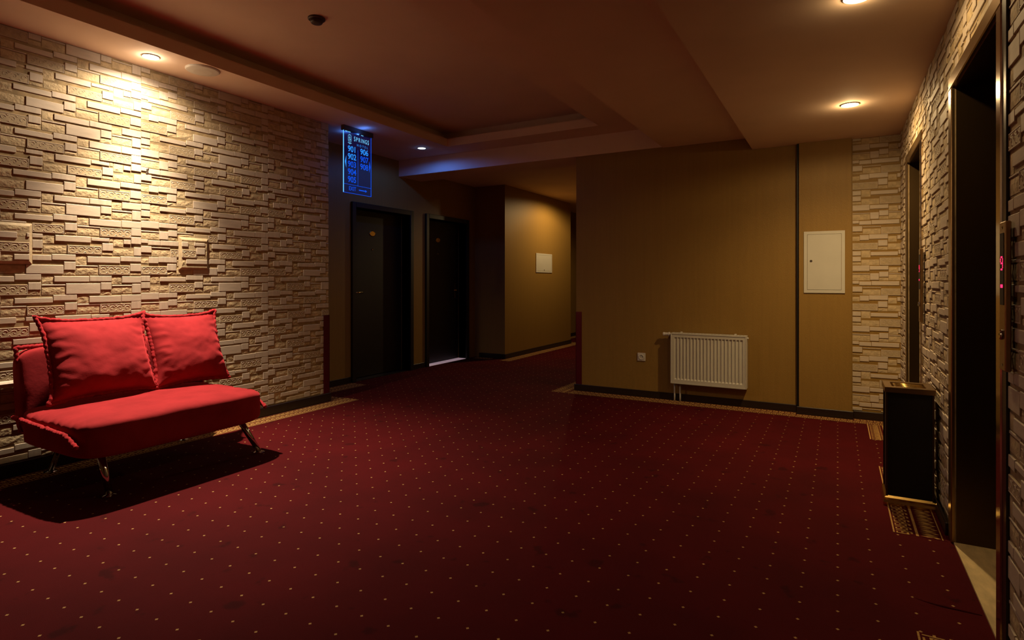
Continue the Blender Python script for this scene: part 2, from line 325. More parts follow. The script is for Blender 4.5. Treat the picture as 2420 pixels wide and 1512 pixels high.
def stone_mb(k, wd, hg, d, seed):
    """one stone from (0,0) to (wd,hg), face at depth d"""
    b = MB(); r = random.Random(seed); c = min(.0016, .2*wd, .2*hg)
    j = .0004; x0, x1, y0, y1 = j, wd-j, j, hg-j
    if k == 'r' and wd > .03 and hg > .02:
        nx, ny = 4, 3; g = {}
        for i in range(nx+1):
            for q in range(ny+1):
                e = i in (0, nx) or q in (0, ny)
                g[i, q] = (x0+(x1-x0)*i/nx, y0+(y1-y0)*q/ny, d*(.6 if e else 1)+(0 if e else r.uniform(-.0008, .0012)))
        for i in range(nx):
            for q in range(ny): b.poly([g[i, q], g[i+1, q], g[i+1, q+1], g[i, q+1]])
    else:
        b.poly([(x0+c, y0+c, d), (x1-c, y0+c, d), (x1-c, y1-c, d), (x0+c, y1-c, d)])
        o = [(x0, y0), (x1, y0), (x1, y1), (x0, y1)]; i_ = [(x0+c, y0+c), (x1-c, y0+c), (x1-c, y1-c), (x0+c, y1-c)]
        for q in range(4):
            p = (q+1) % 4
            b.poly([(*o[q], d-c), (*o[p], d-c), (*i_[p], d), (*i_[q], d)])
            b.poly([(*o[q], 0), (*o[p], 0), (*o[p], d-c), (*o[q], d-c)])
    if k == 'c' and wd > .06 and hg > .04:    # carved rim and scrolls
        e = .0045; t = d+.0011; b.cur = 1
        for q in ((x0+c, x1-c, y0+c, y0+e), (x0+c, x1-c, y1-e, y1-c), (x0+c, x0+e, y0+e, y1-e), (x1-e, x1-c, y0+e, y1-e)):
            b.box(q[0], q[1], q[2], q[3], d-.001, t)
        n = max(2, round(wd/.055)); sw = (wd-2*e)/n
        for i in range(n):
            cx = e+sw*(i+.5); cy = hg/2; R = min(sw, hg)*.34; sg = 1 if i % 2 else -1
            pts = [(cx+sg*R*(1-.75*a/9)*math.cos(.68*a+.4), cy+R*(1-.75*a/9)*math.sin(.68*a+.4), d-.0004) for a in range(10)]
            b.tube(pts, [.0020-.0001*a for a in range(10)], n=4)
            for lx, ly, an in ((-.42, .28, .7), (.42, -.28, .7), (-.42, -.28, -.7), (.42, .28, -.7)):
                px, py = cx+lx*sw, cy+ly*hg; dx, dy = math.cos(an)*sw*.14, math.sin(an)*sw*.14
                b.tube([(px-dx, py-dy, d), (px, py, d-.0010), (px+dx, py+dy, d)], [.0006, .0028, .0006], n=4)
    return b
def cut(regions, h):      # take the hole h out of the regions
    out = []
    for (u0, u1, z0, z1) in regions:
        if h[1] <= u0 or h[0] >= u1 or h[3] <= z0 or h[2] >= z1: out.append((u0, u1, z0, z1)); continue
        if h[0] > u0: out.append((u0, h[0], z0, z1))
        if h[1] < u1: out.append((h[1], u1, z0, z1))
        a_, b_ = max(u0, h[0]), min(u1, h[1])
        if h[2] > z0: out.append((a_, b_, z0, h[2]))
        if h[3] < z1: out.append((a_, b_, h[3], z1))
    return out
stone_cache = {}
def clad(parent, org, u, n, regions, ubase, zoff, nparts=300, holes=()):
    """regions: (u0,u1,z0,z1) of wall to cover; ubase: strip coordinate at u=0"""
    mt = frame(org, u, n); todo = []
    umin = min(r[0] for r in regions); umax = max(r[1] for r in regions)
    zmax = max(r[3] for r in regions); zmin = min(r[2] for r in regions)
    for si in range(math.floor((umin+ubase)/STRIP), math.floor((umax+ubase)/STRIP)+1):
        for zi in range(-5, 6):
            for idx, (k, a, b_, c, e) in enumerate(UNIT):
                ua, ub = si*STRIP+a-ubase, si*STRIP+b_-ubase; za, zb = c+zi*REP+zoff, e+zi*REP+zoff
                if zb < zmin or za > zmax: continue
                for (p0, p1, q0, q1) in regions:
                    x0, x1, y0, y1 = max(ua, p0), min(ub, p1), max(za, q0), min(zb, q1)
                    whole = [(x0, x1, y0, y1)]
                    for h in holes: whole = cut(whole, h)
                    for (x0, x1, y0, y1) in whole:
                        if x1-x0 < .010 or y1-y0 < .007: continue
                        full = abs((x1-x0)-(ub-ua)) < 1e-6 and abs((y1-y0)-(zb-za)) < 1e-6
                        ctr = mt @ Vector(((x0+x1)/2, (y0+y1)/2, 0)); v = cam.location-ctr
                        fwd = Vector((-math.sin(YAW), math.cos(YAW), 0)); dep = -v.dot(fwd); lat = -v.dot(Vector((math.cos(YAW), math.sin(YAW), 0)))
                        seen = dep > .3 and abs(lat/dep) < .9
                        ar = (x1-x0)*(y1-y0)*abs(v.normalized().dot(Vector(n)))/v.length_squared if seen else 0
                        todo.append((ar, idx, k, x0, y0, x1-x0, y1-y0, full))
    todo.sort(key=lambda t: -t[0]); rest = MB(); RS = {'s': 0, 'l': 0, 'r': 1, 'c': 2}
    for i, (ar, idx, k, x, y, wd, hg, full) in enumerate(todo):
        if i < nparts and ar > 0:
            if full and idx in stone_cache: me = stone_cache[idx]
            else:
                me = stone_mb(k, wd, hg, UD[idx], idx).mesh('stone', [M[q] for q in SLOT[k]])
                if full: stone_cache[idx] = me
            o = bpy.data.objects.new('stone', me); COL.objects.link(o); o.parent = parent
            o.matrix_local = mt @ Matrix.Translation((x, y, 0))
        else:
            sb = stone_mb(k, wd, hg, UD[idx], idx); kk = len(rest.v)
            T = mt @ Matrix.Translation((x, y, 0))
            rest.v += [tuple(T @ Vector(p)) for p in sb.v]; rest.f += [tuple(kk+q for q in f) for f in sb.f]; rest.mi += [0 if q else RS[k] for q in sb.mi]
    if rest.v:
        o = rest.build('stone_field', [M['stone_s'], M['stone_r'], M['stone_c']], parent); o['kind'] = 'stuff'
PANELS = [(2.627, 2.868, 1.281, 1.533), (1.22, 1.70, 1.300, 1.554)]
clad(wall_left, (XL, 0, 0), (0, 1, 0), (1, 0, 0), [(.2, 4.13, .088, 2.748)], STRIP*4-U0, 0, 250, PANELS)
for h in PANELS:          # shallow raised boxes papered over with the same stones
    k, X1 = .018, XL+.015; b = MB()
    P = [(h[0], h[2]), (h[1], h[2]), (h[1], h[3]), (h[0], h[3])]; Q = [(h[0]+k, h[2]+k), (h[1]-k, h[2]+k), (h[1]-k, h[3]-k), (h[0]+k, h[3]-k)]
    for i in range(4):
        j = (i+1) % 4
        b.poly([(XL+.0005, *P[i]), (XL+.0005, *P[j]), (XL+.005, *P[j]), (XL+.005, *P[i])]); b.poly([(XL+.005, *P[i]), (XL+.005, *P[j]), (X1, *Q[j]), (X1, *Q[i])])
    b.poly([(X1, *q) for q in Q]); b.build('raised_panel', M['stone_c'], wall_left)
    clad(wall_left, (X1-.0012, 0, 0), (0, 1, 0), (1, 0, 0), [(h[0]+k, h[1]-k, h[2]+k, h[3]-k)], STRIP*4-U0, 0, 24)
ZO = .22
clad(wall_back, (0, YR, 0), (1, 0, 0), (0, -1, 0), [(.1045, XE, .07, 2.429)], -.113, ZO)
# on the elevator wall u runs towards the viewer: u = YR - Y
EO = .075
reg = [(0, YR-E2[1]-EO, .062, 2.429), (YR-E2[1]-EO, YR-E2[0]+EO, EH+.062, 2.429), (YR-E2[0]+EO, YR-E1[1]-EO, .062, 2.429),
       (YR-E1[1]-EO, YR-E1[0]+.115, EH+.062, 2.429), (YR-E1[0]+.115, YR-.3, .062, 2.429)]
clad(wall_right, (XE, YR, 0), (0, -1, 0), (-1, 0, 0), reg, .352, ZO)

# papered ledge on the stone wall
bm_ = MB(); pr = [(0, .545), (.016, .552), (.022, .572), (.014, .584), (0, .588)]
for a, c in zip(pr, pr[1:]): bm_.poly([(XL+.007+a[0], .8, a[1]), (XL+.007+a[0], 1.95, a[1]), (XL+.007+c[0], 1.95, c[1]), (XL+.007+c[0], .8, c[1])])
bm_.build('ledge_moulding', M['stone_s'], wall_left)

# a small tear in the paper of the stone wall
b = MB(); ty, tz = on_left(347, 405)
for dy, dz, r in ((0, .012, .006), (.003, 0, .005), (-.003, -.013, .006), (.008, .020, .004)):
    b.box(XL+.002, XL+.0085, ty+dy-r, ty+dy+r, tz+dz-r*1.2, tz+dz+r*1.2, c=.002)
b.build('paper_tear', M['sensor'], wall_left)

# ---------------------------------------------------------------- carpet borders (woven in, children of the floor)
def border(p, q, inner, wd=.19, key=True):
    """strip from p to q along the wall, growing towards 'inner' (unit vector into the room)"""
    p, q, inn = Vector((*p, 0)), Vector((*q, 0)), Vector((*inner, 0)); L = (q-p).length; t = (q-p)/L
    b = MB()
    def P(u, v, z): return tuple(p+t*u+inn*(wd-v)+Vector((0, 0, z)))   # v = 0 at the room side
    b.cur = 0; b.poly([P(0, 0, .0012), P(L, 0, .0012), P(L, wd, .0012), P(0, wd, .0012)])
    b.cur = 1; z = .0018; s = wd/.19
    def R(u0, u1, v0, v1):
        u0, u1 = max(0, u0), min(L, u1)
        if u1 > u0: b.poly([P(u0, v0*s, z), P(u1, v0*s, z), P(u1, v1*s, z), P(u0, v1*s, z)])
    R(0, L, 0, .006); R(0, L, .082, .092); R(0, L, .172, .176)
    n = max(1, round(L/.05)); c = L/n
    for i in range(n):
        a = i*c
        R(a, a+.40*c, .012, .018); R(a, a+.12*c, .018, .058); R(a+.12*c, a+.55*c, .050, .058); R(a+.43*c, a+.55*c, .030, .050)
        R(a+.26*c, a+.43*c, .030, .038); R(a+.66*c, a+.78*c, .012, .070); R(a+.3*c, a+.66*c, .064, .072); R(a+.78*c, a+c, .040, .048)
        def leaf(u, v, lu, lv):
            if u-lu < 0 or u+lu > L: return
            b.poly([P(u-lu, v*s, z), P(u, (v-lv)*s, z), P(u+lu, v*s, z), P(u, (v+lv)*s, z)])
        leaf(a+.25*c, .122, .005, .023); leaf(a+.25*c, .155, .008, .013)
        leaf(a+.75*c, .132, .008, .030); leaf(a+.55*c, .128, .0035, .024); leaf(a+.95*c, .128, .0035, .024); leaf(a+.42*c, .140, .003, .020)
    return b.build('border_strip', [M['carpet_b'], M['carpet_g']], floor)
XB = XL+.026
border((XB, YB), (XB, 4.33), (1, 0))
border((XD+.015, 4.33), (XB, 4.33), (0, -1), .185)
border((XD+.015, 4.335), (XD+.015, 4.99), (1, 0), .24)
border((-4.414, 7.46), (-4.414, 10.36), (1, 0), .18)
border((XD+.06, 7.654), (-4.60, 7.654), (0, -1), .16)
border((XD+.06, 10.37), (-4.24, 10.37), (0, -1), .18)
border((XD+.015, 10.38), (XD+.015, YF), (1, 0), .18)
border((-2.511, 5.66), (-2.511, 9.5), (-1, 0), .18)
border((-2.505, YR-.017), (-.323, YR-.017), (0, -1), .19)
border((-.323, 5.789), (.118, 5.789), (0, -1), .13)
border((.118, YR-.031), (XE-.012, YR-.031), (0, -1), .17)
border((XE-.012, 5.14), (XE-.012, 5.665), (-1, 0), .24)
border((XE-.024, 3.30), (XE-.024, 4.42), (-1, 0), .21)
border((XE-.02, YB), (XE-.02, 2.405), (-1, 0), .21)

# a crease in the carpet in front of the nearer elevator
b = MB(); b.tube([(.235+.024*i, 2.665-.0045*i-.010*math.sin(i*.5), -.002) for i in range(10)], [.001, .004, .006, .007, .008, .008, .007, .008, .007, .004], 6)
b.build('carpet_crease', M['carpet_b'], floor, smooth=True)

# ---------------------------------------------------------------- room doors
def room_door(name, y0, y1, handle_y, label, hinge):
    r = thing(name, label, 'door', (XD, (y0+y1)/2, 0)); r['kind'] = 'structure'
    fo = .062; X1 = XD+.03
    b = MB(); b.box(XD-.13, X1, y0-fo, y0, 0, DH+fo, c=.004); b.build('door_jamb', M['door'], r)
    b = MB(); b.box(XD-.13, X1, y1, y1+fo, 0, DH+fo, c=.004); b.build('door_jamb', M['door'], r)
    b = MB(); b.box(XD-.13, X1, y0, y1, DH, DH+fo, c=.004); b.build('door_header', M['door'], r)
    lf = MB(); lf.box(XD-.175, XD-.13, y0+.002, y1-.002, .012, DH-.002, c=.003)
    leaf = lf.build('door_leaf', M['door'], r)
    ym = (y0+y1)/2
    # brass number plate, oval
    mt = Matrix.Translation((XD-.13, ym-.06, 1.785)) @ Matrix.Rotation(math.pi/2, 4, 'Y') @ Matrix.Diagonal((.75, 1.15, 1, 1))
    p = MB(); p.lathe([(.048, 0), (.048, .003), (.043, .006), (.039, .004), (.0, .004)], mt, 24); p.build('number_plate', M['brass'], r, smooth=False)
    mt = Matrix.Translation((XD-.13, ym-.06, 1.585)) @ Matrix.Rotation(math.pi/2, 4, 'Y')
    p = MB(); p.lathe([(.012, 0), (.012, .004), (.008, .006), (.005, .003), (0, .003)], mt, 16); p.build('peephole', M['chrome'], r)
    p = MB(); p.box(XD-.13, XD-.122, handle_y-.02, handle_y+.02, .93, 1.16, c=.004)
    pl = p.build('lock_plate', M['bronze_dark'], r)
    h = MB(); d = 1 if handle_y < ym else -1
    h.tube([(XD-.122, handle_y, 1.05), (XD-.08, handle_y, 1.05), (XD-.07, handle_y+d*.015, 1.05), (XD-.07, handle_y+d*.12, 1.05)], .009, 10)
    h.build('door_handle', M['brass'], r, smooth=True)
    t = MB(); t.box(XD-.13, XD+.005, y0+.004, y1-.004, 0, .006)
    return r, t
d1, t1 = room_door('door_1', D1[0], D1[1], D1[0]+.09, 'dark brown room door under the blue directory sign, nearest the stone wall', 0)
t1.build('door_threshold', M['door'], d1)
d2, t2 = room_door('door_2', D2[0], D2[1], D2[1]-.09, 'dark brown room door with a bright oval brass plate and pale threshold', 1)
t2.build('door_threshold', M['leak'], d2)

# ---------------------------------------------------------------- elevators
def elevator(name, y0, y1, label, near=False):
    r = thing(name, label, 'elevator', (XE, (y0+y1)/2, 0)); r['kind'] = 'structure'
    X0 = XE-.014; D = XE+.30; cw = .075
    bx('far_casing', M['bronze'], r, X0, XE+.004, y1, y1+cw, 0, EH, c=.004)
    bx('near_casing', M['steel'], r, X0, XE+.004, y0-.062, y0, 0, EH, c=.004)
    if near: bx('casing_strip', M['dark'], r, X0+.004, XE+.004, y0-.113, y0-.0625, 0, EH+.06)  # plain dark band on the wall side of the near casing
    bx('header_casing', M['bronze'], r, X0, XE+.004, y0-.062, y1+cw, EH, EH+.06, c=.004)
    bx('far_reveal', M['bronze_dark'], r, XE+.005, D, y1-.003, y1-.0005, 0, EH)
    bx('near_reveal', M['bronze_dark'], r, XE+.005, D, y0+.0005, y0+.003, 0, EH)
    bx('top_reveal', M['bronze_dark'], r, XE+.005, D, y0+.003, y1-.003, EH-.003, EH-.0005)
    bx('sill', M['marble'], r, XE-.004, D-.01, y0+.003, y1-.003, 0, .008)
    ym = (y0+y1)/2
    bx('door_panel', M['bronze_dark'], r, D-.04, D-.001, y0+.003, ym-.002, .008, EH-.003, c=.002)
    bx('door_panel', M['bronze_dark'], r, D-.04, D-.001, ym+.002, y1-.003, .008, EH-.003, c=.002)
    return r
elevator('door_3', E1[0], E1[1], 'nearer elevator entrance in bronze casing with a pale marble sill', True)
elevator('door_4', E2[0], E2[1], 'farther elevator entrance in bronze casing beyond the black litter bin')

def call_panel(y, z0, z1, label):
    wd = .068; X = XE-.0125
    r = thing('call_panel', label, 'call panel', (X, y, (z0+z1)/2), 'elevator call panels')
    bx('plate', M['bronze'], r, X-.016, X, y-wd/2, y+wd/2, z0, z1, c=.003)
    bx('display_window', M['black'], r, X-.0172, X-.016, y-.022, y+.022, z0+.20, z1-.035)
    dot = MB()
    pat = ["01110", "10001", "10001", "01111", "00001", "00001", "01110"]
    zz = z0+.345; s = .0062; Xf = X-.0172
    for ri, row in enumerate(pat):
        for ci, ch in enumerate(row):
            if ch == '1':     # read from the hall: left is the far side (+Y)
                yy = y+(2-ci)*s*1.05; z = zz-ri*s
                dot.box(Xf-.0006, Xf, yy-s*.40, yy+s*.40, z-s*.40, z+s*.40)
    dot.build('floor_number', M['red_led'], r)
    ind = MB()
    for i in range(4):
        yy = y+(1.5-i)*.0066; ind.box(Xf-.0006, Xf, yy-.0026, yy+.0026, z0+.252, z0+.262)
    ind.build('indicator', M['red_led'], r)
    mt = Matrix.Translation((X-.016, y, z0+.11)) @ Matrix.Rotation(-math.pi/2, 4, 'Y')
    k = MB(); k.lathe([(.016, 0), (.016, .004), (.012, .007), (.004, .007), (.004, .002), (0, .002)], mt, 20); k.build('call_button', M['chrome'], r)
    for z in (z0+.018, z1-.018):
        mt = Matrix.Translation((X-.016, y, z)) @ Matrix.Rotation(-math.pi/2, 4, 'Y')
        k = MB(); k.lathe([(.004, 0), (.004, .001), (0, .0015)], mt, 10); k.build('screw', M['chrome'], r)
    return r
call_panel(2.270, .925, 1.378, 'narrow metal call panel with red floor digit beside the nearer elevator')
call_panel(4.315, .945, 1.392, 'narrow metal call panel with red floor digit beside the farther elevator')

# ---------------------------------------------------------------- sofa
SO = thing('loveseat', 'red suede armless loveseat with chrome legs against the stone wall', 'sofa', (-3.85, 2.15, 0))
def rounded(name, c, h, pw, m, parent, seg=(16, 26, 12), fn=None):
    """superellipsoid box; c centre, h half sizes, pw roundness exponent"""
    bm = bmesh.new(); bmesh.ops.create_cube(bm, size=2)
    bmesh.ops.subdivide_edges(bm, edges=list(bm.edges), cuts=max(seg), use_grid_fill=True)
    for v in bm.verts:
        p = v.co.copy(); k = (abs(p.x)**pw+abs(p.y)**pw+abs(p.z)**pw)**(1/pw)
        q = p/k; w_ = Vector((c[0]+q.x*h[0], c[1]+q.y*h[1], c[2]+q.z*h[2]))
        if fn: w_ = fn(w_, q)
        v.co = w_
    b = MB(); b.add_bm(bm); return b.build(name, m, parent, smooth=True)
def seat_fn(p, q):
    n = noise.noise(p*5)*.006+noise.noise(p*13)*.0025
    # gathers at both ends of the mattress
    e = max(0, abs(q.y)-.80)/.2
    n += e*.006*math.sin(p.x*85+noise.noise(p*9)*3)
    if q.z > .2: p.z += n
    else: p.x += n
    if q.z > 0: p.z += .012*(1-q.y**2)*(1-q.x**2)
    return p
seat = rounded('seat', (-3.805, 2.095, .345), (.405, .565, .112), 7, M['suede'], SO, fn=seat_fn)
def ruche(b, pts, r, closed=False, amp=.13, per=.026):
    """gathered piping along pts (resampled)"""
    P = [Vector(p) for p in pts]; out = []; acc = 0
    if closed: P.append(P[0])
    for a, c in zip(P, P[1:]):
        n = max(1, int((c-a).length/.007))
        for i in range(n): out.append(a.lerp(c, i/n))
    if not closed: out.append(P[-1])
    rr = [r*(1+amp*math.sin(i*.007/per*2*math.pi+2.6*math.sin(i*.083)+1.3*math.sin(i*.19))) for i in range(len(out))]
    out = [p+Vector((noise.noise(p*40), noise.noise(p*40+Vector((7, 0, 0))), noise.noise(p*40+Vector((0, 9, 0)))))*r*.35 for p in out]
    b.tube(out, rr, 8, closed)
for y in (1.520, 2.664):
    sp_ = MB(); pts = []
    for i in range(25):
        a = i/24; x = -4.17+a*.72; z = .405-.03*a-.05*max(0, a-.85)/.15
        pts.append((x, y+(.002 if y > 2 else -.006)*math.sin(a*3.1), z))
    ruche(sp_, pts, .013); sp_.build('seat_piping', M['suede_trim'], seat, smooth=True)
def back_fn(p, q):
    k = (p.z-.25)/.55; p.x -= .07*k
    p.x += noise.noise(p*6)*.006; return p
back = rounded('backrest', (-4.212, 2.13, .52), (.070, .565, .275), 8, M['suede'], SO, fn=back_fn)
bp_ = MB(); pts = []
y0, y1, z0, z1 = 1.567, 2.693, .30, .795
for a in range(13): pts.append((-4.205-.07*(.05+.95*a/12), y0+.012*math.sin(a/12*3.1), z0+(z1-z0)*a/12))
for a in range(1, 13): pts.append((-4.275, y0+(y1-y0)*a/12, z1+.004-.012*math.sin(a/12*math.pi)))
for a in range(1, 13): pts.append((-4.275+.07*a/12, y1-.012*math.sin(a/12*3.1), z1-(z1-z0)*a/12))
ruche(bp_, pts, .013); bp_.build('back_piping', M['suede_trim'], back, smooth=True)
def leg(tx, ty, fx, fy):
    b = MB(); b.tube([(tx, ty, .255), (tx+(fx-tx)*.5, ty+(fy-ty)*.5, .13), (fx, fy, .008)], [.021, .0195, .017], 16)
    l = b.build('leg', M['chrome'], SO, smooth=True)
    f = MB(); f.lathe([(.036, 0), (.036, .004), (.030, .008), (.018, .012), (0, .012)], Matrix.Translation((fx, fy, 0)), 24); f.build('foot_disc', M['chrome'], l, smooth=False)
leg(-3.60, 1.70, -3.523, 1.715); leg(-3.60, 2.56, -3.518, 2.665); leg(-4.15, 1.76, -4.30, 1.755); leg(-4.15, 2.5, -4.30, 2.60)
def cushion(label, cy, cz, wd, hg, lean, seed, ears):
    """square back cushion; local x = thickness, y = width, z = height"""
    NX, NZ = 56, 48; T = .105
    rot = Matrix.Rotation(-lean, 4, 'Y'); base_ = Vector((-4.065, cy, cz))
    def edge(s, t):     # planar outline with pulled corners
        sx = 1-.055*(1-t**2)*abs(s)**3; tz = 1-.06*(1-s**2)*abs(t)**3
        y = s*sx*wd/2; z = t*tz*hg/2
        k = abs(s*t)**6
        y += (1 if s > 0 else -1)*k*ears; z += (1 if t > 0 else -1)*k*ears*(1 if t > 0 else .4)
        return y, z
    def prof(s, t): return (max(0, 1-abs(s)**2.6)**.55)*(max(0, 1-abs(t)**2.6)**.55)
    def wr(s, t):
        p = Vector((s*2.2+seed, t*2.2, 0)); e = max(0, abs(s)-.55)/.45; f = max(0, abs(t)-.6)/.4
        return noise.noise(p*1.1)*.008+noise.noise(p*3.1)*.0022+e*(1-.6*e)*.007*math.sin(t*24+3*noise.noise(p*2)+seed)+f*(1-f)*.004*math.sin(s*21+seed)
    b = MB(); idx = {}
    for side in (1, -1):
        for i in range(NX+1):
            for j in range(NZ+1):
                s = -1+2*i/NX; t = -1+2*j/NZ
                if side == -1 and (i in (0, NX) or j in (0, NZ)): idx[side, i, j] = idx[1, i, j]; continue
                y, z = edge(s, t); th = prof(s, t); x = side*(T if side > 0 else .080)*th+(wr(s, t)*min(1, th*2) if side > 0 else 0)
                if side > 0: x += .040*(-t)*th**.6      # the belly sags
                idx[side, i, j] = len(b.v); b.v.append(tuple(rot @ Vector((x, y, z))+base_))
        for i in range(NX):
            for j in range(NZ):
                b.f.append((idx[side, i, j], idx[side, i+1, j], idx[side, i+1, j+1], idx[side, i, j+1])); b.mi.append(0)
    o = b.build('cushion', M['suede'], None, smooth=True); tag(o, label, 'cushion', 'back cushions on the loveseat')
    pp = MB(); pts = []
    for s, t in [(-1+2*i/20, -1) for i in range(20)]+[(1, -1+2*i/20) for i in range(20)]+[(1-2*i/20, 1) for i in range(20)]+[(-1, 1-2*i/20) for i in range(20)]:
        y, z = edge(s, t); pts.append(tuple(rot @ Vector((0, y*1.01, z*1.01))+base_))
    ruche(pp, pts, .0125, closed=True); pp.build('piping', M['suede_trim'], o, smooth=True)
    return o
cushion('big red back cushion at the viewer-near end, in front of the visible backrest corner', 1.925, .722, .575, .50, .34, 1.3, .022)
cushion('smaller red back cushion nearer the dark doors, its far top corner raised', 2.485, .716, .50, .50, .34, 5.1, .020)

# ---------------------------------------------------------------- radiator
RA = thing('radiator', 'white ribbed panel radiator hung low on the brown wall', 'radiator', (-1.09, YR, 0))
rx0, rx1, rz0, rz1, ry = -1.440, -.738, .184, .680, 5.765
b = MB(); n = 20; m0 = .020; fx0, fx1 = rx0+.012, rx1-.012
cw = (fx1-fx0-2*m0)/n; xs = [(fx0, 0)]
for i in range(n):
    a = fx0+m0+i*cw; xs += [(a+cw*.10, 0), (a+cw*.32, 1), (a+cw*.78, 1), (a+cw, 0)]
xs.append((fx1, 0))
zs = [(rz0+.012, 0), (rz0+.040, 0), (rz0+.052, 1), (rz1-.052, 1), (rz1-.040, 0), (rz1-.012, 0)]
for i in range(len(xs)-1):
    for j in range(len(zs)-1):
        q = [(xs[i+di], zs[j+dj]) for di, dj in ((0, 0), (1, 0), (1, 1), (0, 1))]
        b.poly([(x[0], ry+.010*x[1]*z[1], z[0]) for x, z in q])
fp = b.build('front_panel', M['white'], RA)
bx('back_panel', M['white'], RA, fx0, fx1, ry+.06, ry+.085, rz0+.012, rz1-.012)
bx('side_cover', M['white'], RA, rx0, rx0+.0115, ry-.004, ry+.09, rz0, rz1, c=.002)
bx('side_cover', M['white'], RA, rx1-.0115, rx1, ry-.004, ry+.09, rz0, rz1, c=.002)
b = MB(); b.box(rx0+.012, rx1-.012, ry-.004, ry+.004, rz1-.0115, rz1); b.box(rx0+.012, rx1-.012, ry+.08, ry+.09, rz1-.0115, rz1)
for i in range(22):
    x = rx0+.016+i*(rx1-rx0-.032)/21; b.box(x-.008, x+.008, ry+.004, ry+.08, rz1-.006, rz1-.002)
b.build('top_grille', M['white'], RA)
b = MB(); b.box(rx0+.012, rx1-.012, ry-.004, ry+.004, rz0, rz0+.0115); b.build('bottom_rail', M['white'], RA)
for x in (rx0+.085, rx1-.11): bx('bracket', M['white'], RA, x-.010, x+.010, ry+.088, YR-.0005, rz1-.02, rz1+.008, c=.002)
mt = Matrix.Translation((rx0, ry+.05, .662)) @ Matrix.Rotation(-math.pi/2, 4, 'Y')
b = MB(); b.lathe([(.013, 0), (.013, .016), (.021, .018), (.021, .030), (.016, .034), (.016, .066), (.019, .070), (.018, .084), (.010, .087), (0, .087)], mt, 20); b.build('thermostat_valve', M['plastic'], RA)
mt = Matrix.Translation((rx1, ry+.05, .655)) @ Matrix.Rotation(math.pi/2, 4, 'Y')
b = MB(); b.lathe([(.010, 0), (.010, .008), (.006, .009), (.006, .014), (0, .014)], mt, 16); b.build('bleed_plug', M['plastic'], RA)
for x in (-1.412, -1.358):
    b = MB(); b.tube([(x, ry+.05, rz0+.02), (x, ry+.05, .05), (x, ry+.05, 0)], .0075, 10); b.build('pipe', M['white'], RA, smooth=True)

# ---------------------------------------------------------------- wall socket and hatches
SK = thing('wall_socket', 'small white power socket on the brown wall left of the radiator', 'socket', (-1.762, YR, .41))
b = MB(); s = .0415; pts0 = [(-s, -s), (s, -s), (s, s), (-s, s)]
b.box(-1.762-s, -1.762+s, YR-.010, YR-.0005, .41-s, .41+s, c=.003); b.build('plate', M['plastic'], SK)
mt = Matrix.Translation((-1.762, YR-.010, .41)) @ Matrix.Rotation(math.pi/2, 4, 'X')
b = MB(); b.lathe([(.030, 0), (.030, .004), (.022, .006), (.020, .0045), (.0199, .0005), (0, .0005)], mt, 24); b.build('socket_well', M['plastic'], SK)
b = MB()
for dx in (-.0095, .0095): b.lathe([(.0028, .0005), (.0028, .0014), (0, .0014)], Matrix.Translation((dx, 0, 0)) @ Matrix.Identity(4) if False else Matrix.Translation((-1.762+dx, YR-.010, .41)) @ Matrix.Rotation(math.pi/2, 4, 'X'), 10)
b.build('contact_hole', M['black'], SK)
def hatch(label, mt, wd, hg, lock):
    """access hatch on a wall frame matrix: x across, y up, z out"""
    r = thing('access_hatch', label, 'access panel', mt.translation)
    R3 = mt.copy()
    def add(nm, mb, m):
        me = mb.mesh(nm, m); o = bpy.data.objects.new(nm, me); COL.objects.link(o); o.parent = r
        o.matrix_parent_inverse = Matrix.Translation(-r.location); o.matrix_basis = R3; return o
    f = .026; b = MB(); X, Y = wd/2, hg/2
    for q in ((-X, X, -Y, -Y+f), (-X, X, Y-f, Y), (-X, -X+f, -Y+f, Y-f), (X-f, X, -Y+f, Y-f)): b.box(*q, 0.0005, .009)
    add('hatch_frame', b, M['white'])
    b = MB(); b.box(-X+f+.002, X-f-.002, -Y+f+.002, Y-f-.002, .0005, .0075, c=.001); d = add('hatch_door', b, M['white'])
    b = MB(); b.lathe([(.0105, .0075), (.0105, .0095), (.007, .0100), (.0068, .0080), (0, .0080)], Matrix.Translation((lock[0], lock[1], 0)), 18); add('lock', b, M['sensor'])
    return r
hatch('tall white access panel with a lock on the ochre pilaster', frame((-.104, 5.805, 1.36), (1, 0, 0), (0, -1, 0)), .318, .545, (-.102, .01))
hatch('small white access hatch on the ochre corridor wall', frame((-4.43, 9.02, 1.495), (0, 1, 0), (1, 0, 0)), .62, .325, (.0, -.12))

# corner guards
b = MB(); b.box(XL+.0105, XL+.014, 4.06, 4.1335, .086, .857); b.box(XL-.05, XL+.014, 4.1305, 4.1345, .086, .857)
tag(b.build('corner_guard', M['guard']), 'dark red corner guard on the end of the stone wall', 'corner guard')
b = MB(); b.box(-2.494, -2.425, YR-.0045, YR-.0005, .070, .857); b.box(-2.4945, -2.4905, YR-.0045, YR+.07, .070, .857)
tag(b.build('corner_guard', M['guard']), 'crimson corner guard on the brown wall edge at the corridor mouth', 'corner guard')

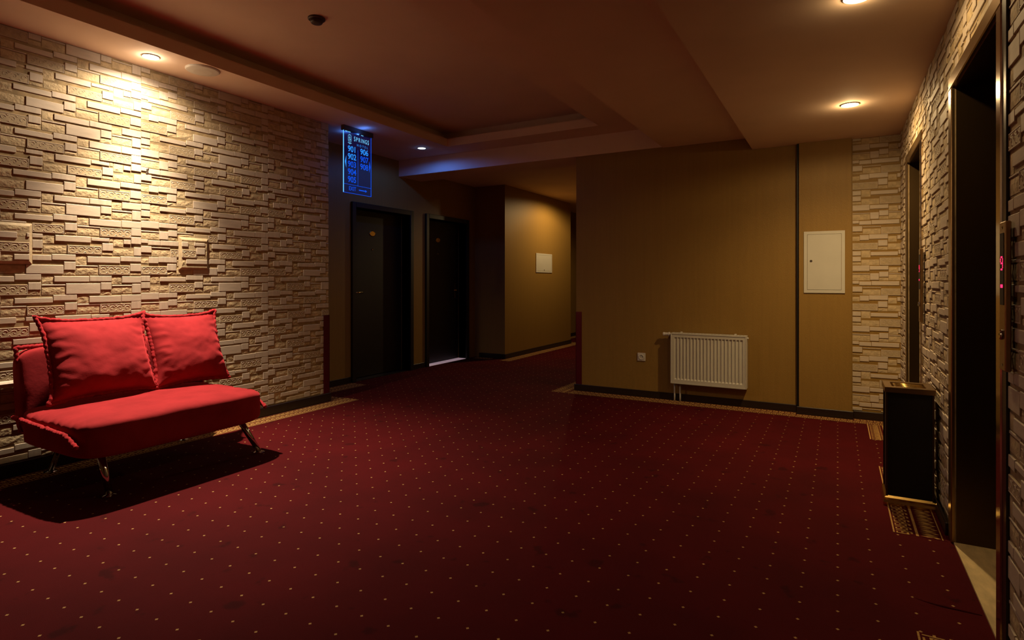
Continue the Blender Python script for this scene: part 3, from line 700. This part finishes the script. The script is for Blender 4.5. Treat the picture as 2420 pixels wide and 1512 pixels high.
# ---------------------------------------------------------------- litter bin
BN = thing('litter_bin', 'black litter bin with brass rims and ash tray beside the nearer elevator', 'bin', (.325, 3.80, 0))
x0, x1, y0, y1, H = .225, .437, 3.685, 3.90, .632
bx('body', M['black'], BN, x0+.006, x1-.006, y0+.006, y1-.006, .05, H-.03)
for (a, c, d, e) in ((x0, x0+.009, y0, y0+.009), (x1-.009, x1, y0, y0+.009), (x0, x0+.009, y1-.009, y1), (x1-.009, x1, y1-.009, y1)):
    bx('corner_strip', M['bronze_dark'], BN, a, c, d, e, .05, H-.03)
b = MB(); pf = [(-.012, .0), (-.012, .018), (-.006, .030), (-.006, .042), (.004, .052)]
for (o1, z1_), (o2, z2_) in zip(pf, pf[1:]):
    P = [(x0+o1, y0+o1), (x1-o1, y0+o1), (x1-o1, y1-o1), (x0+o1, y1-o1)]; Q = [(x0+o2, y0+o2), (x1-o2, y0+o2), (x1-o2, y1-o2), (x0+o2, y1-o2)]
    for i in range(4): j = (i+1) % 4; b.poly([(*P[i], z1_), (*P[j], z1_), (*Q[j], z2_), (*Q[i], z2_)])
b.build('base_skirt', M['brass'], BN)
b = MB(); o = -.006; i_ = .030
for q in ((x0+o, x1-o, y0+o, y0+i_), (x0+o, x1-o, y1-i_, y1-o), (x0+o, x0+i_, y0+i_, y1-i_), (x1-i_, x1-o, y0+i_, y1-i_)): b.box(*q, H-.030, H, c=.002)
b.build('top_rim', M['bronze'], BN)
bx('ash_tray', M['black'], BN, x0+i_, x1-i_, y0+i_, y1-i_, H-.029, H-.022)
b = MB()
for i in range(7):
    x = x0+i_+.012+i*(x1-x0-2*i_-.024)/6; b.tube([(x, y0+i_, H-.012), (x, y1-i_, H-.012)], .003, 6)
for i in range(5):
    y = y0+i_+.012+i*(y1-y0-2*i_-.024)/4; b.tube([(x0+i_, y, H-.008), (x1-i_, y, H-.008)], .004, 6)
b.build('ash_grate', M['brass'], BN, smooth=True)

# ---------------------------------------------------------------- ceiling fittings
def downlight(xy, z, lens, r=.055):
    def ringlens(parent):
        mt = Matrix.Translation((xy[0], xy[1], z)) @ Matrix.Rotation(math.pi, 4, 'X')
        b = MB(); b.lathe([(r, 0), (r, .003), (r*.95, .006), (r*.90, .003)], mt, 32); b.build('lamp_ring', M['white'], parent)
        b = MB(); b.lathe([(r*.90, .0012), (r*.90, .0058), (0, .0075)], mt, 32); b.build('lamp_lens', M[lens], parent)
    return ringlens
def lamp_thing(xy, z, lens, label, r):
    t = thing('downlight', label, 'lamp', (xy[0], xy[1], z)); downlight(xy, z, lens, r)(t); return t
lamp_thing(L1, 2.75, 'lamp_w', 'brilliant white downlight in the soffit above the sofa', .054)
lamp_thing(L2, 2.75, 'lamp_b', 'small bluish downlight in the soffit beyond the directory sign', .050)
lamp_thing(L3, 2.43, 'lamp_y', 'warm round downlight in the low soffit by the far elevator', .058)
downlight(L4, 2.43, 'lamp_y', .058)(ceiling_lower)
downlight(L5, 2.66, 'lamp_y', .055)(ceiling_corridor)
mt = Matrix.Translation((-4.078, 2.611, 2.75)) @ Matrix.Rotation(math.pi, 4, 'X')
SP = thing('ceiling_speaker', 'flat white round ceiling disc beside the bright downlight', 'speaker', (-4.078, 2.611, 2.75))
b = MB(); b.lathe([(.115, 0), (.115, .006), (.108, .012), (.098, .014)], mt, 40); b.build('rim', M['plastic'], SP, smooth=False)
b = MB(); b.lathe([(.098, .001), (.098, .014), (.06, .019), (0, .021)], mt, 40); b.build('grille', M['plastic'], SP, smooth=False)
SD = thing('smoke_detector', 'dark smoke detector on the upper tray ceiling', 'smoke detector', (-3.045, 2.749, 2.955))
mt = Matrix.Translation((-3.045, 2.749, 2.955)) @ Matrix.Rotation(math.pi, 4, 'X')
b = MB(); b.lathe([(.056, 0), (.056, .010), (.050, .014)], mt, 28); b.build('base', M['sensor'], SD)
b = MB(); b.lathe([(.040, .014), (.040, .028), (.034, .036), (.020, .040), (0, .041)], mt, 28); b.build('sensor_head', M['sensor'], SD)

# ---------------------------------------------------------------- edge-lit directory sign
SX, SY0, SY1, SZ0, SZ1 = -4.30, 4.222, 4.618, 2.080, 2.700
SG = thing('directory_sign', 'blue edge-lit acrylic room directory hanging from the soffit', 'sign', (SX, (SY0+SY1)/2, 2.75))
bx('bracket', M['sensor'], SG, SX-.022, SX+.022, SY0-.012, SY1+.012, SZ1, 2.7495, c=.003)
bx('pane', M['acrylic'], SG, SX-.003, SX+.003, SY0, SY1, SZ0, SZ1)
SW, SH = SY1-SY0, SZ1-SZ0
FM = frame((SX+.0034, SY0, SZ0), (0, 1, 0), (1, 0, 0))       # x across, y up, z towards the hall
def sign_part(nm, mb, m):
    me = mb.mesh(nm, m); o = bpy.data.objects.new(nm, me); COL.objects.link(o); o.parent = SG
    o.matrix_parent_inverse = Matrix.Translation(-SG.location); o.matrix_basis = FM; return o
def text_mb(mb, txt, x, y, size, align='LEFT', bold=0.0, spacing=1.0, sx=1.0):
    cu = bpy.data.curves.new('txt', 'FONT'); cu.body = txt; cu.size = size; cu.align_x = align; cu.offset = bold; cu.space_character = spacing
    o = bpy.data.objects.new('txt', cu); COL.objects.link(o)
    dg = bpy.context.evaluated_depsgraph_get(); me = bpy.data.meshes.new_from_object(o.evaluated_get(dg))
    mb.add_mesh(me, Matrix.Translation((x, y, 0)) @ Matrix.Diagonal((sx, 1, 1, 1)))
    bpy.data.objects.remove(o); bpy.data.meshes.remove(me); bpy.data.curves.remove(cu)
def lines(mb, pts, wd):
    for (xa, ya), (xb, yb) in zip(pts, pts[1:]):
        a, c = Vector((xa, ya, 0)), Vector((xb, yb, 0)); t = (c-a).normalized(); nn = Vector((-t.y, t.x, 0))*wd/2
        mb.poly([a-nn, c-nn, c+nn, a+nn])
# measured fractions of the pane (0..1 across, 0..1 up)
X = lambda f: f*SW
Y = lambda f: f*SH
e = MB(); e.box(0, .0055, 0, SH, -.006, 0); sign_part('edge_glow', e, M['neon_top'])
e = MB(); e.box(SW-.003, SW, 0, SH, -.006, 0); e.box(0, SW, 0, .003, -.006, 0); e.box(.004, SW-.003, Y(.137), Y(.137)+.004, -.0002, .0002)
e.box(X(.505)-.002, X(.505)+.002, Y(.137), Y(.735), -.0002, .0002); sign_part('ruled_line', e, M['neon'])
for f in (.10, .20, .50, .66):
    e = MB(); e.box(X(f)-.016, X(f)+.016, SH-.007, SH-.001, -.001, .001); sign_part('led_glint', e, M['neon_top'])
lm = MB()      # crest: shield outline, crown, S, ribbon
cx, cy, q = X(.215), Y(.893), .74
P2 = lambda x, y: (cx+x*q, cy+y*q)
lines(lm, [P2(-.028, .040), P2(-.028, -.030)]+[P2(-.028*math.cos(a*math.pi/8), -.030-.020*math.sin(a*math.pi/8)) for a in range(1, 8)]+[P2(.028, -.030), P2(.028, .040)], .004)
for i in range(-2, 3): lm.poly([(*P2(i*.0085-.003, .043), 0), (*P2(i*.0085+.003, .043), 0), (*P2(i*.011, .064-.004*abs(i)), 0)])
lm.box(*(P2(-.020, 0)[0], P2(.020, 0)[0]), P2(0, .039)[1], P2(0, .043)[1], -.0002, .0002)
text_mb(lm, 'S', cx, cy-.030*q, .075*q, 'CENTER', .001)
lines(lm, [P2(-.034, -.062), P2(-.014, -.067), P2(.012, -.067), P2(.034, -.062)], .006); lines(lm, [P2(-.012, -.076), P2(.012, -.076)], .003)
sign_part('crest', lm, M['neon_top'])
def serif_text(mb, txt, x, y, size, width):
    """letters set narrow, first and last S larger"""
    wd = {'S': .92, 'P': .98, 'R': 1.08, 'I': .55, 'N': 1.18, 'G': 1.12}; tot = sum(wd[c] for c in txt); px = x
    for i, ch in enumerate(txt):
        adv = width*wd[ch]/tot; s = size*(1.12 if i in (0, len(txt)-1) else 1)
        text_mb(mb, ch, px, y-(s-size)*.35, s, 'LEFT', .0008, 1, .72)
        px += adv
t = MB(); serif_text(t, 'SPRINGS', X(.36), Y(.872), .060, X(.57)); sign_part('hotel_name', t, M['neon_top'])
t = MB(); text_mb(t, 'HOTEL', X(.665), Y(.795), .034, 'CENTER', 0, 1.75); sign_part('hotel_word', t, M['neon_hi'])
for i, num in enumerate(('901', '902', '903', '904', '905')):
    t = MB(); text_mb(t, num, X(.295), Y(.678-.124*i), .083, 'CENTER', .0014, 1.0, .95); sign_part('room_number', t, M['neon_hi'] if i < 2 else M['neon'])
for i, num in enumerate(('906', '907', '908')):
    t = MB(); text_mb(t, num, X(.735), Y(.678-.124*i), .083, 'CENTER', .0014, 1.0, .95); sign_part('room_number', t, M['neon_hi'] if i < 1 else M['neon'])
t = MB(); t.poly([(X(.045), Y(.50), 0), (X(.095), Y(.40), 0), (X(.095), Y(.60), 0)]); sign_part('arrow', t, M['neon_hi'])
t = MB(); t.poly([(X(.965), Y(.50), 0), (X(.915), Y(.60), 0), (X(.915), Y(.40), 0)]); sign_part('arrow', t, M['neon'])
t = MB(); text_mb(t, 'EXIT', X(.31), Y(.047), .058, 'CENTER', .0004, 1, .85); sign_part('exit_word', t, M['neon'])
t = MB(); t.box(X(.54), X(.77), Y(.066), Y(.084), -.0002, .0002); t.poly([(X(.77), Y(.052), 0), (X(.84), Y(.075), 0), (X(.77), Y(.098), 0)]); sign_part('exit_arrow', t, M['neon'])
# the strip of LEDs in the bracket throws blue on the soffit and the wall end
la = disk('sign_light', (SX, (SY0+SY1)/2, 2.735), .35, (.05, .2, 1), .03); la.data.shape = 'RECTANGLE'; la.data.size = .36; la.data.size_y = .03
la.location = (SX-.03, (SY0+SY1)/2, 2.69); la.rotation_euler = (math.pi, 0, 0)
